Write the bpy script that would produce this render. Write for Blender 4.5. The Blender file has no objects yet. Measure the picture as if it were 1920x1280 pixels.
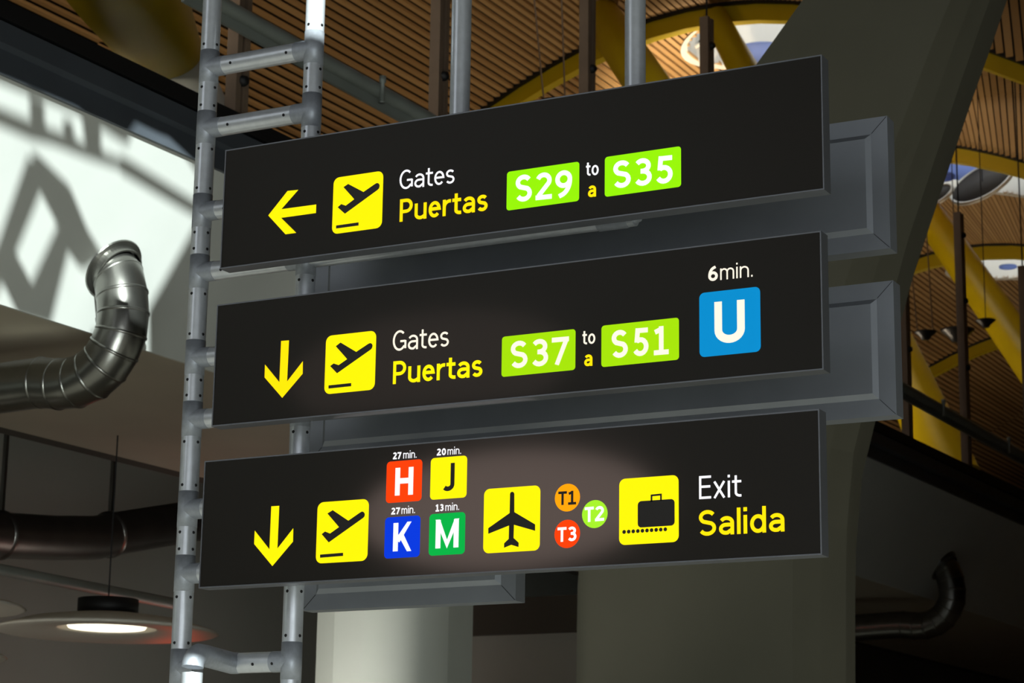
import bpy, math, random
from mathutils import Vector, Matrix
random.seed(7)
C = bpy.context.scene.collection
scene = bpy.context.scene
PI = math.pi
V = Vector

# ------------------------------------------------------------------ camera, world, sun, exposure
F = 4152.0; PITCH = math.radians(13.436); ROLL = math.radians(0.825); YAW = math.radians(27.489)
EYE = V((0, 0, 1.6))
_cy, _sy, _cp, _sp = math.cos(YAW), math.sin(YAW), math.cos(PITCH), math.sin(PITCH)
FW = V((-_sy * _cp, _cy * _cp, _sp)); _r0 = V((_cy, _sy, 0)); _u0 = _r0.cross(FW)
RT = _r0 * math.cos(ROLL) + _u0 * math.sin(ROLL); UP = _u0 * math.cos(ROLL) - _r0 * math.sin(ROLL)
cd = bpy.data.cameras.new('camera'); cam = bpy.data.objects.new('camera', cd); C.objects.link(cam)
M = Matrix((RT, UP, -FW)).transposed().to_4x4(); M.translation = EYE
cam.matrix_world = M
cd.sensor_width = 36; cd.lens = F / 1920 * 36; cd.clip_end = 400; cd.clip_start = .05
cd.dof.use_dof = True; cd.dof.focus_distance = 7.4; cd.dof.aperture_fstop = 9
scene.camera = cam
scene.view_settings.view_transform = 'Standard'; scene.view_settings.look = 'None'
scene.view_settings.gamma = 1; scene.view_settings.use_curve_mapping = False
scene.view_settings.exposure = 0.0

w = bpy.data.worlds.new('world'); scene.world = w; w.use_nodes = True
bg = w.node_tree.nodes['Background']
bg.inputs[0].default_value = (.90, .95, 1, 1); bg.inputs[1].default_value = 1.4

SUN_AZ = V((.60, -.80, 0)); SUN_EL = math.radians(14)
SUN = V((SUN_AZ.x * math.cos(SUN_EL), SUN_AZ.y * math.cos(SUN_EL), math.sin(SUN_EL)))   # towards the sun
sl = bpy.data.lights.new('sun', 'SUN'); so = bpy.data.objects.new('sun', sl); C.objects.link(so)
so.rotation_euler = SUN.to_track_quat('Z', 'Y').to_euler(); so.location = (30, -40, 40)
sl.energy = 13.0; sl.angle = math.radians(.15); sl.color = (.90, 1, .97)

# ------------------------------------------------------------------ where a sight line meets a plane of the place
def ray(px, py): return FW + RT * ((px - 960) / F) - UP * ((py - 640) / F)
def onY(px, py, y): d = ray(px, py); return EYE + d * (y / d.y)
def onX(px, py, x): d = ray(px, py); return EYE + d * (x / d.x)
def onZ(px, py, z): d = ray(px, py); return EYE + d * ((z - EYE.z) / d.z)
def onP(px, py, p, n): d = ray(px, py); return EYE + d * ((p - EYE).dot(n) / d.dot(n))
# the mezzanine edge runs 3 degrees off the y axis: t along the edge, s inwards
UD = V((.054, .9985, 0)); SD = V((-.9985, .054, 0)); S0 = V((-9, 11, 0))
def S(t, s, z): return S0 + UD * t + SD * s + V((0, 0, z))
def onS(px, py, s): return onP(px, py, S0 + SD * s, SD)
def mpp(p): return (p - EYE).dot(FW) / F          # metres per picture pixel at p
def tsz(p): q = p - S0; return q.dot(UD), q.dot(SD), p.z

# ------------------------------------------------------------------ mesh building
class MB:
    def __init__(s): s.v = []; s.f = []; s.sm = []
    def add(s, vs, fs, smooth=False):
        b = len(s.v); s.v += [V(x) for x in vs]; s.f += [tuple(b + i for i in f) for f in fs]; s.sm += [smooth] * len(fs)
        return s
    def box(s, a, b):
        (x0, y0, z0), (x1, y1, z1) = a, b
        return s.add([(x0,y0,z0),(x1,y0,z0),(x1,y1,z0),(x0,y1,z0),(x0,y0,z1),(x1,y0,z1),(x1,y1,z1),(x0,y1,z1)],
              [(0,3,2,1),(4,5,6,7),(0,1,5,4),(1,2,6,5),(2,3,7,6),(3,0,4,7)])
    def prism(s, pts, vec, smooth=False):                 # closed polygon pushed along vec
        n = len(pts); vec = V(vec); pts = [V(p) for p in pts]
        s.add(pts + [p + vec for p in pts], [tuple(range(n - 1, -1, -1)), tuple(range(n, 2 * n))])
        return s.add(pts + [p + vec for p in pts], [(i, (i + 1) % n, n + (i + 1) % n, n + i) for i in range(n)], smooth)
    def bar(s, a, b, w, h, up=(0, 0, 1)):
        a, b = V(a), V(b); d = (b - a).normalized(); x = d.cross(V(up)).normalized(); y = x.cross(d)
        q = [a + x * (i * w / 2) + y * (j * h / 2) for i, j in ((-1,-1),(1,-1),(1,1),(-1,1))]
        return s.prism(q, b - a)
    def tube(s, pts, r, n=24, caps=True, smooth=True):
        pts = [V(p) for p in pts]; k = len(pts); rr = r if isinstance(r, (list, tuple)) else [r] * k
        dirs = []
        for i in range(k):
            d = (pts[min(i + 1, k - 1)] - pts[i]).normalized() + (pts[i] - pts[max(i - 1, 0)]).normalized()
            dirs.append(d.normalized())
        ref = V((0, 0, 1)) if abs(dirs[0].z) < .9 else V((1, 0, 0))
        x = dirs[0].cross(ref).normalized(); vs = []
        for i in range(k):
            d = dirs[i]; x = (x - d * x.dot(d)).normalized(); y = d.cross(x)
            sc = 1.0
            if 0 < i < k - 1:
                ca = (pts[i + 1] - pts[i]).normalized().dot((pts[i] - pts[i - 1]).normalized())
                bend = ((pts[i + 1] - pts[i]).normalized() - (pts[i] - pts[i - 1]).normalized())
                bx = bend.normalized() if bend.length > 1e-6 else None
                kf = 1 / math.sqrt(max(.3, (1 + ca) / 2)) - 1
            else: bx = None; kf = 0
            for j in range(n):
                a = 2 * PI * j / n; o = (x * math.cos(a) + y * math.sin(a)) * rr[i]
                if bx is not None: o += bx * (o.dot(bx) * kf)
                vs.append(pts[i] + o)
        fs = [(i * n + j, i * n + (j + 1) % n, (i + 1) * n + (j + 1) % n, (i + 1) * n + j) for i in range(k - 1) for j in range(n)]
        s.add(vs, fs, smooth)
        if caps: s.add(vs[:n], [tuple(range(n - 1, -1, -1))]); s.add(vs[-n:], [tuple(range(n))])
        return s
    def lathe(s, prof, o=(0, 0, 0), axis=(0, 0, 1), n=40, smooth=True):   # prof: (radius, height)
        o, ax = V(o), V(axis).normalized(); x = ax.orthogonal().normalized(); y = ax.cross(x); vs = []
        for r, h in prof:
            for j in range(n):
                a = 2 * PI * j / n; vs.append(o + ax * h + (x * math.cos(a) + y * math.sin(a)) * max(r, 1e-4))
        k = len(prof)
        return s.add(vs, [(i * n + j, i * n + (j + 1) % n, (i + 1) * n + (j + 1) % n, (i + 1) * n + j) for i in range(k - 1) for j in range(n)], smooth)
    def ball(s, o, r, n=16): return s.lathe([(r * math.sin(PI * i / 8), -r * math.cos(PI * i / 8)) for i in range(9)], o, n=n)

ORG = {}
def mesh_obj(name, mb, mat, parent=None, org=None):
    o0 = ORG[parent] if parent is not None else (V(org) if org is not None else V((0, 0, 0)))
    me = bpy.data.meshes.new(name)
    me.from_pydata([tuple(v - o0) for v in mb.v], [], mb.f); me.update()
    me.polygons.foreach_set('use_smooth', mb.sm)
    me.materials.append(mat)
    o = bpy.data.objects.new(name, me); C.objects.link(o)
    if parent is not None: o.parent = parent
    else: o.location = o0
    ORG[o] = o0
    return o
def tag(o, label=None, cat=None, group=None, kind=None):
    if label: o['label'] = label
    if cat: o['category'] = cat
    if group: o['group'] = group
    if kind: o['kind'] = kind
    return o
def thing(name, loc, label, cat, group=None):
    o = bpy.data.objects.new(name, None); C.objects.link(o); o.location = loc; o.empty_display_size = .1
    ORG[o] = V(loc); return tag(o, label, cat, group)
def struct(name, mb, mat): return tag(mesh_obj(name, mb, mat), kind='structure')
def copy_tree(o, parent=None):
    c = o.copy(); C.objects.link(c); c.parent = parent; ORG[c] = ORG[o]
    for ch in list(o.children): copy_tree(ch, c)
    return c

# ------------------------------------------------------------------ materials
def s2l(c): return tuple((x / 255 / 12.92) if x <= 10 else ((x / 255 + .055) / 1.055) ** 2.4 for x in c) + (1,)
def mat(name, rgb, rough=.5, metal=0, spec=.5, noise=0, nscale=4, bump=0, aniso=0, lin=False):
    m = bpy.data.materials.new(name); m.use_nodes = True; nt = m.node_tree; p = nt.nodes['Principled BSDF']
    col = tuple(rgb) + (1,) if lin else s2l(rgb)
    p.inputs['Base Color'].default_value = col
    p.inputs['Roughness'].default_value = rough; p.inputs['Metallic'].default_value = metal
    p.inputs['Specular IOR Level'].default_value = spec
    if noise or bump:
        tc = nt.nodes.new('ShaderNodeTexCoord'); nz = nt.nodes.new('ShaderNodeTexNoise')
        nz.inputs['Scale'].default_value = nscale; nz.inputs['Detail'].default_value = 6
        nt.links.new(tc.outputs['Object'], nz.inputs['Vector'])
        if noise:
            r = nt.nodes.new('ShaderNodeValToRGB')
            r.color_ramp.elements[0].position = .3; r.color_ramp.elements[1].position = .7
            r.color_ramp.elements[0].color = tuple(x * (1 - noise) for x in col[:3]) + (1,)
            r.color_ramp.elements[1].color = tuple(min(1, x * (1 + noise)) for x in col[:3]) + (1,)
            nt.links.new(nz.outputs['Fac'], r.inputs[0]); nt.links.new(r.outputs[0], p.inputs['Base Color'])
        if bump:
            b = nt.nodes.new('ShaderNodeBump'); b.inputs['Strength'].default_value = bump; b.inputs['Distance'].default_value = .01
            nt.links.new(nz.outputs['Fac'], b.inputs['Height']); nt.links.new(b.outputs[0], p.inputs['Normal'])
    return m
def emit(name, rgb, k=1.0):
    m = bpy.data.materials.new(name); m.use_nodes = True; nt = m.node_tree; p = nt.nodes['Principled BSDF']
    p.inputs['Base Color'].default_value = tuple(x * .3 for x in s2l(rgb)[:3]) + (1,)
    p.inputs['Emission Color'].default_value = s2l(rgb); p.inputs['Emission Strength'].default_value = k
    p.inputs['Roughness'].default_value = .6; p.inputs['Specular IOR Level'].default_value = .2
    return m
MT = dict(
    alu=mat('brushed_aluminium', (224, 228, 234), .34, .55, noise=.06, nscale=30),
    collar=mat('cast_aluminium', (174, 179, 188), .5, .45, noise=.08, nscale=60),
    screw=mat('screw_steel', (70, 70, 72), .35, .9),
    frame=mat('sign_frame_metal', (128, 130, 136), .45, .6, noise=.05, nscale=8),
    back=mat('sign_back_metal', (146, 150, 157), .45, .55, noise=.06, nscale=5),
    dark=mat('dark_print', (36, 32, 28), .45),
    concrete=mat('olive_grey_concrete', (98, 95, 80), .8, noise=.07, nscale=1.2, bump=.15),
    column=mat('pale_column_paint', (196, 198, 188), .55, noise=.03, nscale=2),
    white=mat('white_soffit_plaster', (205, 207, 202), .75, noise=.03, nscale=1.5),
    soffit=mat('soffit_plaster', (178, 168, 150), .8, noise=.06, nscale=1),
    edge=mat('edge_beam_steel', (84, 90, 98), .45, .3, noise=.1, nscale=2),
    black=mat('black_rubber', (16, 16, 18), .6),
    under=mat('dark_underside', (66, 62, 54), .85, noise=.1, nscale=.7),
    duct=mat('galvanised_duct', (128, 127, 122), .3, .95, noise=.08, nscale=8),
    ductdark=mat('dull_duct', (112, 110, 106), .38, .9, noise=.1, nscale=4),
    post=mat('bronze_post', (132, 112, 94), .55, .2, noise=.08, nscale=6),
    rail=mat('rail_grey', (140, 146, 140), .5, .15, noise=.08, nscale=3),
    yellow=mat('yellow_steel_paint', (198, 170, 0), .42, noise=.06, nscale=1.5),
    floor=mat('stone_floor', (176, 170, 158), .3, noise=.08, nscale=.6),
    deck=mat('roof_deck', (40, 32, 24), .9),
    wallp=mat('wall_panel', (150, 152, 144), .7, noise=.04, nscale=1),
    facade=mat('facade_panel', (150, 150, 146), .7, noise=.05, nscale=1),
    lampw=mat('lamp_white', (214, 208, 196), .5),
    lampd=mat('lamp_dark', (52, 50, 48), .4, .4),
    cable=mat('cable_steel', (120, 96, 70), .7, 0),
)
E_Y = emit('lit_yellow', (255, 238, 0)); E_Y2 = emit('lit_yellow_plain', (255, 226, 0)); E_W = emit('lit_white', (250, 250, 255)); E_C = emit('lit_cream', (248, 240, 222))
E_G = emit('lit_lime', (146, 236, 0)); E_G2 = emit('lit_lime_soft', (160, 220, 0)); E_B = emit('lit_blue', (0, 135, 198)); E_R = emit('lit_red', (255, 62, 0))
E_K = emit('lit_deep_blue', (0, 54, 214)); E_M = emit('lit_green', (0, 172, 66)); E_O = emit('lit_orange', (255, 160, 0)); E_T = emit('lit_lime_pale', (160, 232, 40)); E_L = emit('lamp_glow', (255, 244, 214), 2.2)

# bamboo slats: every slat has its own tone
m = bpy.data.materials.new('bamboo_slat'); m.use_nodes = True; nt = m.node_tree; p = nt.nodes['Principled BSDF']
g = nt.nodes.new('ShaderNodeNewGeometry'); r = nt.nodes.new('ShaderNodeValToRGB')
r.color_ramp.elements[0].color = s2l((176, 136, 86)); r.color_ramp.elements[1].color = s2l((200, 160, 106))
nt.links.new(g.outputs['Random Per Island'], r.inputs[0]); nt.links.new(r.outputs[0], p.inputs['Base Color'])
p.inputs['Roughness'].default_value = .55; MT['slat'] = m
# sign faces: dark acrylic that lets a little of the inner lamp through
MT['face'] = mat('sign_acrylic', (43, 39, 34), .42, spec=.3)
nt = MT['face'].node_tree; t = nt.nodes.new('ShaderNodeBsdfTranslucent'); t.inputs[0].default_value = (.30, .25, .23, 1)
mx = nt.nodes.new('ShaderNodeMixShader'); mx.inputs[0].default_value = .25
nt.links.new(nt.nodes['Principled BSDF'].outputs[0], mx.inputs[1]); nt.links.new(t.outputs[0], mx.inputs[2]); nt.links.new(mx.outputs[0], nt.nodes['Material Output'].inputs[0])
m = bpy.data.materials.new('skylight_fabric'); m.use_nodes = True; nt = m.node_tree; p = nt.nodes['Principled BSDF']
p.inputs['Base Color'].default_value = (.85, .86, .9, 1); p.inputs['Roughness'].default_value = .8
t = nt.nodes.new('ShaderNodeBsdfTranslucent'); t.inputs[0].default_value = (.9, .91, .95, 1)
mx = nt.nodes.new('ShaderNodeMixShader'); mx.inputs[0].default_value = .8
nt.links.new(p.outputs[0], mx.inputs[1]); nt.links.new(t.outputs[0], mx.inputs[2]); nt.links.new(mx.outputs[0], nt.nodes['Material Output'].inputs[0])
MT['fabric'] = m
BLUEF = m.copy(); BLUEF.name = 'blue_tinted_fabric'
for nd in BLUEF.node_tree.nodes:
    if nd.type == 'BSDF_TRANSLUCENT': nd.inputs[0].default_value = s2l((160, 172, 206))
    if nd.type == 'BSDF_PRINCIPLED': nd.inputs['Base Color'].default_value = s2l((160, 172, 206))
m = bpy.data.materials.new('clear_glass'); m.use_nodes = True; nt = m.node_tree
tr = nt.nodes.new('ShaderNodeBsdfTransparent'); gl = nt.nodes.new('ShaderNodeBsdfGlossy'); gl.inputs['Roughness'].default_value = .05
fr = nt.nodes.new('ShaderNodeFresnel'); fr.inputs[0].default_value = 1.2
mx = nt.nodes.new('ShaderNodeMixShader'); nt.links.new(fr.outputs[0], mx.inputs[0]); nt.links.new(tr.outputs[0], mx.inputs[1]); nt.links.new(gl.outputs[0], mx.inputs[2])
nt.links.new(mx.outputs[0], nt.nodes['Material Output'].inputs[0]); MT['glass'] = m

# ================================================================== LARGE STRUCTURE
XC, LW, AW, ZC = -12.7, 22.0, 2.0, 15.09
ARCH = [15.6, 23.25, 30.9, 38.55, 46.2, 53.85, 61.5, 69.15]
def ceil_z(x): return ZC - AW * (1 - math.cos(2 * PI * (x - XC) / LW))
SKY_RX, SKY_RY, SKY_DX, SKY_DY = 2.3, 1.45, 1.35, 1.75

struct('floor', MB().box((-45, -8, -.2), (32, 85, 0)), MT['floor'])
# roof deck with openings for the skylights
xs = [-45, XC + SKY_DX - SKY_RX - .1, XC + SKY_DX + SKY_RX + .1, 20]
ys = [-8]
for a in ARCH[1:7]: ys += [a + SKY_DY - SKY_RY - .1, a + SKY_DY + SKY_RY + .1]
ys.append(85)
mb = MB()
for j in range(len(ys) - 1):
    for i in range(3):
        if i == 1 and j % 2 == 1: continue
        mb.box((xs[i], ys[j], 15.75), (xs[i + 1], ys[j + 1], 15.95))
struct('ceiling_deck', mb, MT['deck'])
# slatted vault, bay by bay; slats fan slightly towards the crown
mb = MB()
PITCHS, WS = .124, .094
n_s = int(38 / PITCHS)
for b in range(len(ARCH) - 1):
    y0, y1 = ARCH[b], ARCH[b + 1]
    for k in range(n_s):
        xk = -36 + k * PITCHS
        def px_(y):
            e = (y - y0) / (y1 - y0); return xk - (.55 if xk > XC else .06) * e * math.sin(2 * PI * (xk - XC) / LW) * LW / (2 * PI)
        segs = [(y0, y1)]
        cx, cy = XC + SKY_DX, y0 + SKY_DY
        ins = [y for y in [y0 + i * (y1 - y0) / 80 for i in range(81)] if ((px_(y) - cx) / SKY_RX) ** 2 + ((y - cy) / SKY_RY) ** 2 < 1]
        if ins and b >= 1: segs = [(y0, max(y0 + .01, ins[0])), (ins[-1], y1)]
        for a, c in segs:
            if c - a < .05: continue
            n = max(2, int((c - a) / .8)); vs = []
            for i in range(n + 1):
                y = a + (c - a) * i / n; x = px_(y)
                z = ceil_z(x)
                e_ = (y - y0) / (y1 - y0); ww = WS / 2 * (1 - (.55 if xk > XC else .06) * e_ * math.cos(2 * PI * (xk - XC) / LW))
                for dx, dz in ((-ww, .05), (-ww, 0), (ww, 0), (ww, .05)): vs.append((x + dx, y, z + dz))
            fs = []
            for i in range(n):
                o = i * 4
                fs += [(o+1, o+2, o+6, o+5), (o, o+1, o+5, o+4), (o+2, o+3, o+7, o+6)]
            mb.add(vs, fs)
struct('ceiling', mb, MT['slat'])

# mezzanine: edge beam, sloping white fascia, soffit, dark recess
T0, T1 = -15, 62
z_face_top = 6.48
pf = onS(0, 570, .95); z1 = pf.z
FA, FB = S(0, 0.02, z_face_top), S(0, .95, z1)
FN = (FB - FA).cross(UD).normalized()
if FN.z > 0: FN = -FN
def onF(px, py): return onP(px, py, FA, FN)
z2 = z1 + .02
ps = onZ(0, 800, z2); s2 = tsz(ps)[1]
def ext(name, prof, m): return struct(name, MB().prism([S(T0, s, z) for s, z in prof], UD * (T1 - T0)), m)
ext('slab_mezzanine', [(.03, 6.80), (.03, z_face_top), (.95, z1), (.97, z1), (1.0, 6.80)], MT['white'])
ext('ceiling_soffit', [(.97, z1 + .015), (.98, z1), (s2, z2), (s2, z2 + .5), (.98, z1 + .5)], MT['soffit'])
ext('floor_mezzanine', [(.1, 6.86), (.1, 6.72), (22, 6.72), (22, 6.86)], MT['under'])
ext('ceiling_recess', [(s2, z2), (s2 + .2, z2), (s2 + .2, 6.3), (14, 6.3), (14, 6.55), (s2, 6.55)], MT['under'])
ext('trim_edge_beam', [(0, 6.82), (-.05, 6.80), (-.05, 6.66), (0, 6.64), (0, z_face_top), (.16, z_face_top), (.16, 6.82)], MT['edge'])
ext('trim_edge_curb', [(-.06, 6.94), (-.06, 6.82), (.12, 6.82), (.12, 6.94)], MT['black'])
struct('wall_recess', MB().prism([S(T0, 7.4, 0), S(T0, 7.8, 0), S(T0, 7.8, 6.3), S(T0, 7.4, 6.3)], UD * (T1 - T0)), MT['wallp'])
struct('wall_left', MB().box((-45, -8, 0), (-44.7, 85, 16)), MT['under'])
struct('wall_light_block', MB().box((-4.3, 18, 0), (19.8, 18.3, 15.7)), MT['under'])  # unseen wall added to keep light off the far slab
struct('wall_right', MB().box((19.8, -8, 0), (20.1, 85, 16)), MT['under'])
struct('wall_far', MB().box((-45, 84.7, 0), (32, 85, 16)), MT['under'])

# unseen facade added behind the camera; openings cut where light should fall
YF = -6.0
def to_facade(p): return p + SUN * ((YF - p.y) / SUN.y)
def face_open(pxs, on): return [to_facade(on(x, y)) for x, y in pxs]
q = face_open([(-60, 120), (372, 300), (372, 640), (-60, 640)], onF)
xa, xb = min(v.x for v in q), max(v.x for v in q); za, zb = min(v.z for v in q), max(v.z for v in q)
OPEN = [(xa, za, xb, zb)]
def rect_of(pts): return (min(v.x for v in pts), min(v.z for v in pts), max(v.x for v in pts) + .12, max(v.z for v in pts) + .05)
OPEN.append(rect_of([to_facade(onY(x, y, 6.76)) for x, y in ((568, -40), (616, -40), (616, 58), (568, 58))]))  # hole added so sun strikes the top of the second upright
OPEN.append(rect_of([to_facade(onY(x, y, 6.5)) for x, y in ((345, 1236), (380, 1236), (380, 1330), (345, 1330))]))  # hole added so sun strikes the bottom elbow
gx = sorted({-45, 32, -16, 18, -8, -4, 13} | {a for o in OPEN for a in (o[0], o[2])}); WINS = [(-4, 0, 18, 5.0), (-16, 5.4, -8, 11), (13, 5.4, 18, 11)]
gz = sorted({0, 15.75, 5.0, 5.4, 11} | {a for o in OPEN for a in (o[1], o[3])})
mb = MB()
for i in range(len(gx) - 1):
    for j in range(len(gz) - 1):
        mx_, mz_ = (gx[i] + gx[i+1]) / 2, (gz[j] + gz[j+1]) / 2
        if any(o[0] < mx_ < o[2] and o[1] < mz_ < o[3] for o in OPEN + WINS): continue
        mb.box((gx[i], YF - .15, gz[j]), (gx[i+1], YF, gz[j+1]))
struct('wall_facade_mask', mb, MT['facade'])
# unseen plates in the big opening, cut to the shadow outlines wanted on the fascia
DARK = [
 [(-300,-400),(1000,-400),(1000,560),(374,236),(310,244),(255,214),(-60,62),(-300,-50)],
 [(-60,60),(260,205),(240,268),(185,232),(150,212),(70,180),(-60,130)],
 [(-60,172),(0,198),(70,228),(130,250),(170,272),(240,300),(240,320),(170,297),(100,270),(65,262),(0,234),(-60,208)],
 [(66,180),(84,190),(84,245),(66,238)], [(128,225),(138,225),(138,262),(128,258)], [(163,215),(190,235),(190,290),(170,280)],
 [(235,292),(376,380),(376,408),(235,325)],
 [(62,296),(80,350),(30,475),(10,522),(-30,600),(-60,560),(-5,490)],
 [(70,286),(130,345),(165,430),(195,480),(160,505),(130,465),(118,425),(80,350)],
 [(118,425),(130,465),(95,610),(45,595),(12,525),(30,475),(65,540)],
 [(380,415),(288,580),(288,760),(380,760)],
]
mb = MB()
for poly in DARK: mb.prism([to_facade(onF(x, y)) for x, y in poly], (0, -.06, 0))
yq = onF(213, 503).y - .15
mb.prism([to_facade(onY(x, y, yq)) for x, y in ((165, 600), (185, 560), (246, 556), (250, 590), (300, 580), (320, 800), (-60, 860), (-60, 690), (120, 672))], (0, -.06, 0))  # unseen plate added to shade the duct body
struct('trim_shadow_plates', mb, MT['facade'])

# recess shadow gap and wall panel seen between the concrete piers
y = 21.0
a, b = onY(792, 1190, y), onY(1100, 1290, y)
struct('wall_panel', MB().box((a.x, y, 0), (b.x + .6, y + .2, a.z)), MT['wallp'])
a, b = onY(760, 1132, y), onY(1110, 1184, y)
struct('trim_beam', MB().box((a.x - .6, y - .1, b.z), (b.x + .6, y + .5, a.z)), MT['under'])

# ------------------------------------------------------------------ concrete piers
def loft(name, secs, m, parent=None, smooth=False):
    n = len(secs[0]); vs = [p for s in secs for p in s]
    mb = MB().add(vs, [(i*n+j, i*n+(j+1) % n, (i+1)*n+(j+1) % n, (i+1)*n+j) for i in range(len(secs)-1) for j in range(n)], smooth)
    mb.add(secs[0], [tuple(range(n-1, -1, -1))]); mb.add(secs[-1], [tuple(range(n))])
    return mesh_obj(name, mb, m, parent)
YP = 15.0
L = [(1080,1290),(1083,1100),(1090,1000),(1110,860),(1160,660),(1230,470),(1330,270),(1420,118),(1505,0),(1600,-120)]
R_ = [(1586,1290),(1586,1100),(1587,960),(1600,850),(1650,660),(1702,470),(1768,270),(1818,118),(1858,0),(1895,-120)]
K_ = [(1486,1290),(1486,1100),(1488,960),(1508,850),(1560,690),(1620,520),(1700,330),(1758,150),(1806,0),(1850,-120)]
secs = []
for (l, r_, k) in zip(L, R_, K_):
    pl = onY(*l, YP); pr = onY(*r_, YP + .55); pk = onY(*k, YP)
    z = pl.z; pr.z = z; pk.z = z
    mid = pk.lerp(pr, .5) + V((.015, -.015, 0))
    secs.append([pl, pk, mid, pr, V((pr.x - .25, YP + 1.5, z)), V((pl.x + .2, YP + 1.5, z)), V((pl.x - .12, YP + .8, z))])
base = [V((p.x, p.y, 0)) for p in secs[0]]
pier = loft('concrete_pier', [base] + secs, MT['concrete'])
tag(pier, 'massive olive grey concrete pier leaning right as it rises behind the signs', 'pier')
pass
YC = 13.6
a = onY(570, 1200, YC).x; XB = b = onY(626, 1200, YC).x; c = onY(786, 1200, YC).x
ztop = onY(680, 1090, YC).z + 1.2
prof = [(a, YC + .17), (b, YC)]
R0 = (c - b)
for i in range(1, 13):
    t_ = i / 12; ang = PI * .62 * t_
    prof.append((b + R0 * math.sin(ang * .5 / .62 * 1.0) ** 1.0 * 1.0 if i < 13 else c, YC - .10 * math.sin(PI * t_) + .42 * t_ ** 2.4))
prof += [(c - .06, YC + .9), (a + .05, YC + .9)]
mb = MB()
n = len(prof)
vs = [V((x, y, 0)) for x, y in prof] + [V((x, y, ztop)) for x, y in prof]
for i in range(n):
    j = (i + 1) % n
    pass
mb.add(vs, [(i, (i+1) % n, n+(i+1) % n, n+i) for i in range(1, 13)], True)
mb.add([v.copy() for v in vs], [(i, (i+1) % n, n+(i+1) % n, n+i) for i in list(range(0, 1)) + list(range(13, n))])
mb.add(vs[n:], [tuple(range(n))])
o = mesh_obj('column', mb, MT['column'])
tag(o, 'pale rounded column with one flat side, standing below the bottom sign', 'column')

# ================================================================== ROOF: arches, skylights, struts
ARCH_LABEL = {2: 'yellow arched roof beam over the upper skylight, nearest of the arches', 3: 'yellow arched roof beam at the right edge framing the second skylight',
              4: 'yellow arched roof beam passing behind the diagonal yellow strut at right', 5: 'yellow arched roof beam low at the right edge below the hanging floodlights',
              6: 'most distant yellow arched roof beam at the right edge', 1: 'yellow arched roof beam overhead of the tall posts'}
for k in (2, 3, 4, 5):
    y = ARCH[k]; t = thing('arched_beam', (XC, y, ZC), ARCH_LABEL[k], 'beam', 'yellow arched roof beams')
    xs_ = [-34 + i * .6 for i in range(64)]
    def band(y0, y1, dz0, dz1):
        mb = MB(); vs = []
        for x in xs_:
            z = ceil_z(x)
            vs += [V((x, y0, z + dz0)), V((x, y1, z + dz0)), V((x, y1, z + dz1)), V((x, y0, z + dz1))]
        fs = []
        for i in range(len(xs_) - 1):
            o = 4 * i
            fs += [(o + a, o + (a + 1) % 4, o + 4 + (a + 1) % 4, o + 4 + a) for a in range(4)]
        return mb.add(vs, fs)
    mesh_obj('web', band(y - .02, y + .16, -.30, .04), MT['yellow'], t)
    mesh_obj('edge_strip', band(y - .12, y - .02, -.03, .06), MT['black'], t)
for k in (2, 3, 4):
    cx, cy = XC + SKY_DX, ARCH[k] + SKY_DY
    t = thing('skylight', (cx, cy, ZC), {2: 'white lens shaped skylight under the upper yellow arch', 3: 'white lens shaped skylight at the right edge behind perforated discs', 4: 'small distant white skylight at far right'}[k], 'skylight', 'roof skylights')
    n = 48; rim = MB(); vs = []
    for i in range(n):
        a = 2 * PI * i / n
        for rr, dz in ((1.0, .0), (1.0, None), (1.03, None), (1.05, -.03)):
            x = cx + SKY_RX * rr * math.cos(a); y = cy + SKY_RY * rr * math.sin(a); vs.append(V((x, y, 16.05 if dz is None else ceil_z(x) + dz)))
    fs = [(4*i+j, 4*i+(j+1) % 4, 4*((i+1) % n)+(j+1) % 4, 4*((i+1) % n)+j) for i in range(n) for j in range(4)]
    mesh_obj('rim', rim.add(vs, fs), MT['lampw'], t)
    mb = MB(); vs = []
    for i in range(n):
        a = 2 * PI * i / n
        for rr, z in ((1.0, 15.96), (1.7, 15.96), (1.7, 16.02), (1.0, 16.02)): vs.append(V((cx + SKY_RX * rr * math.cos(a), cy + SKY_RY * rr * math.sin(a), z)))
    mesh_obj('curb', mb.add(vs, fs), MT['deck'], t)
    mb = MB(); vs = []
    for q_ in range(7):
        e = q_ / 6 * PI / 2
        for i in range(n):
            a = 2 * PI * i / n
            vs.append(V((cx + SKY_RX * 1.02 * math.cos(e) * math.cos(a), cy + SKY_RY * 1.02 * math.cos(e) * math.sin(a), ZC + .95 + .9 * math.sin(e))))
    mesh_obj('fabric_dome', mb.add(vs, [(q_*n+i, q_*n+(i+1) % n, (q_+1)*n+(i+1) % n, (q_+1)*n+i) for q_ in range(6) for i in range(n)], True), MT['fabric'], t)
    for (qx, qy, dy, r) in {2: ((1428, 100, .5, .5),), 3: ((1822, 314, .3, .75), (1762, 332, .5, .3)), 4: ((1890, 500, .3, .2),)}[k]:
        mb = MB().lathe([(0, .02), (r, .02), (r, -.02), (0, -.02)], onY(qx, qy, cy + dy), n=32)
        mesh_obj('blue_disc', mb, BLUEF, t)  # flat disc added for the bluish ellipse inside the dome

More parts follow.
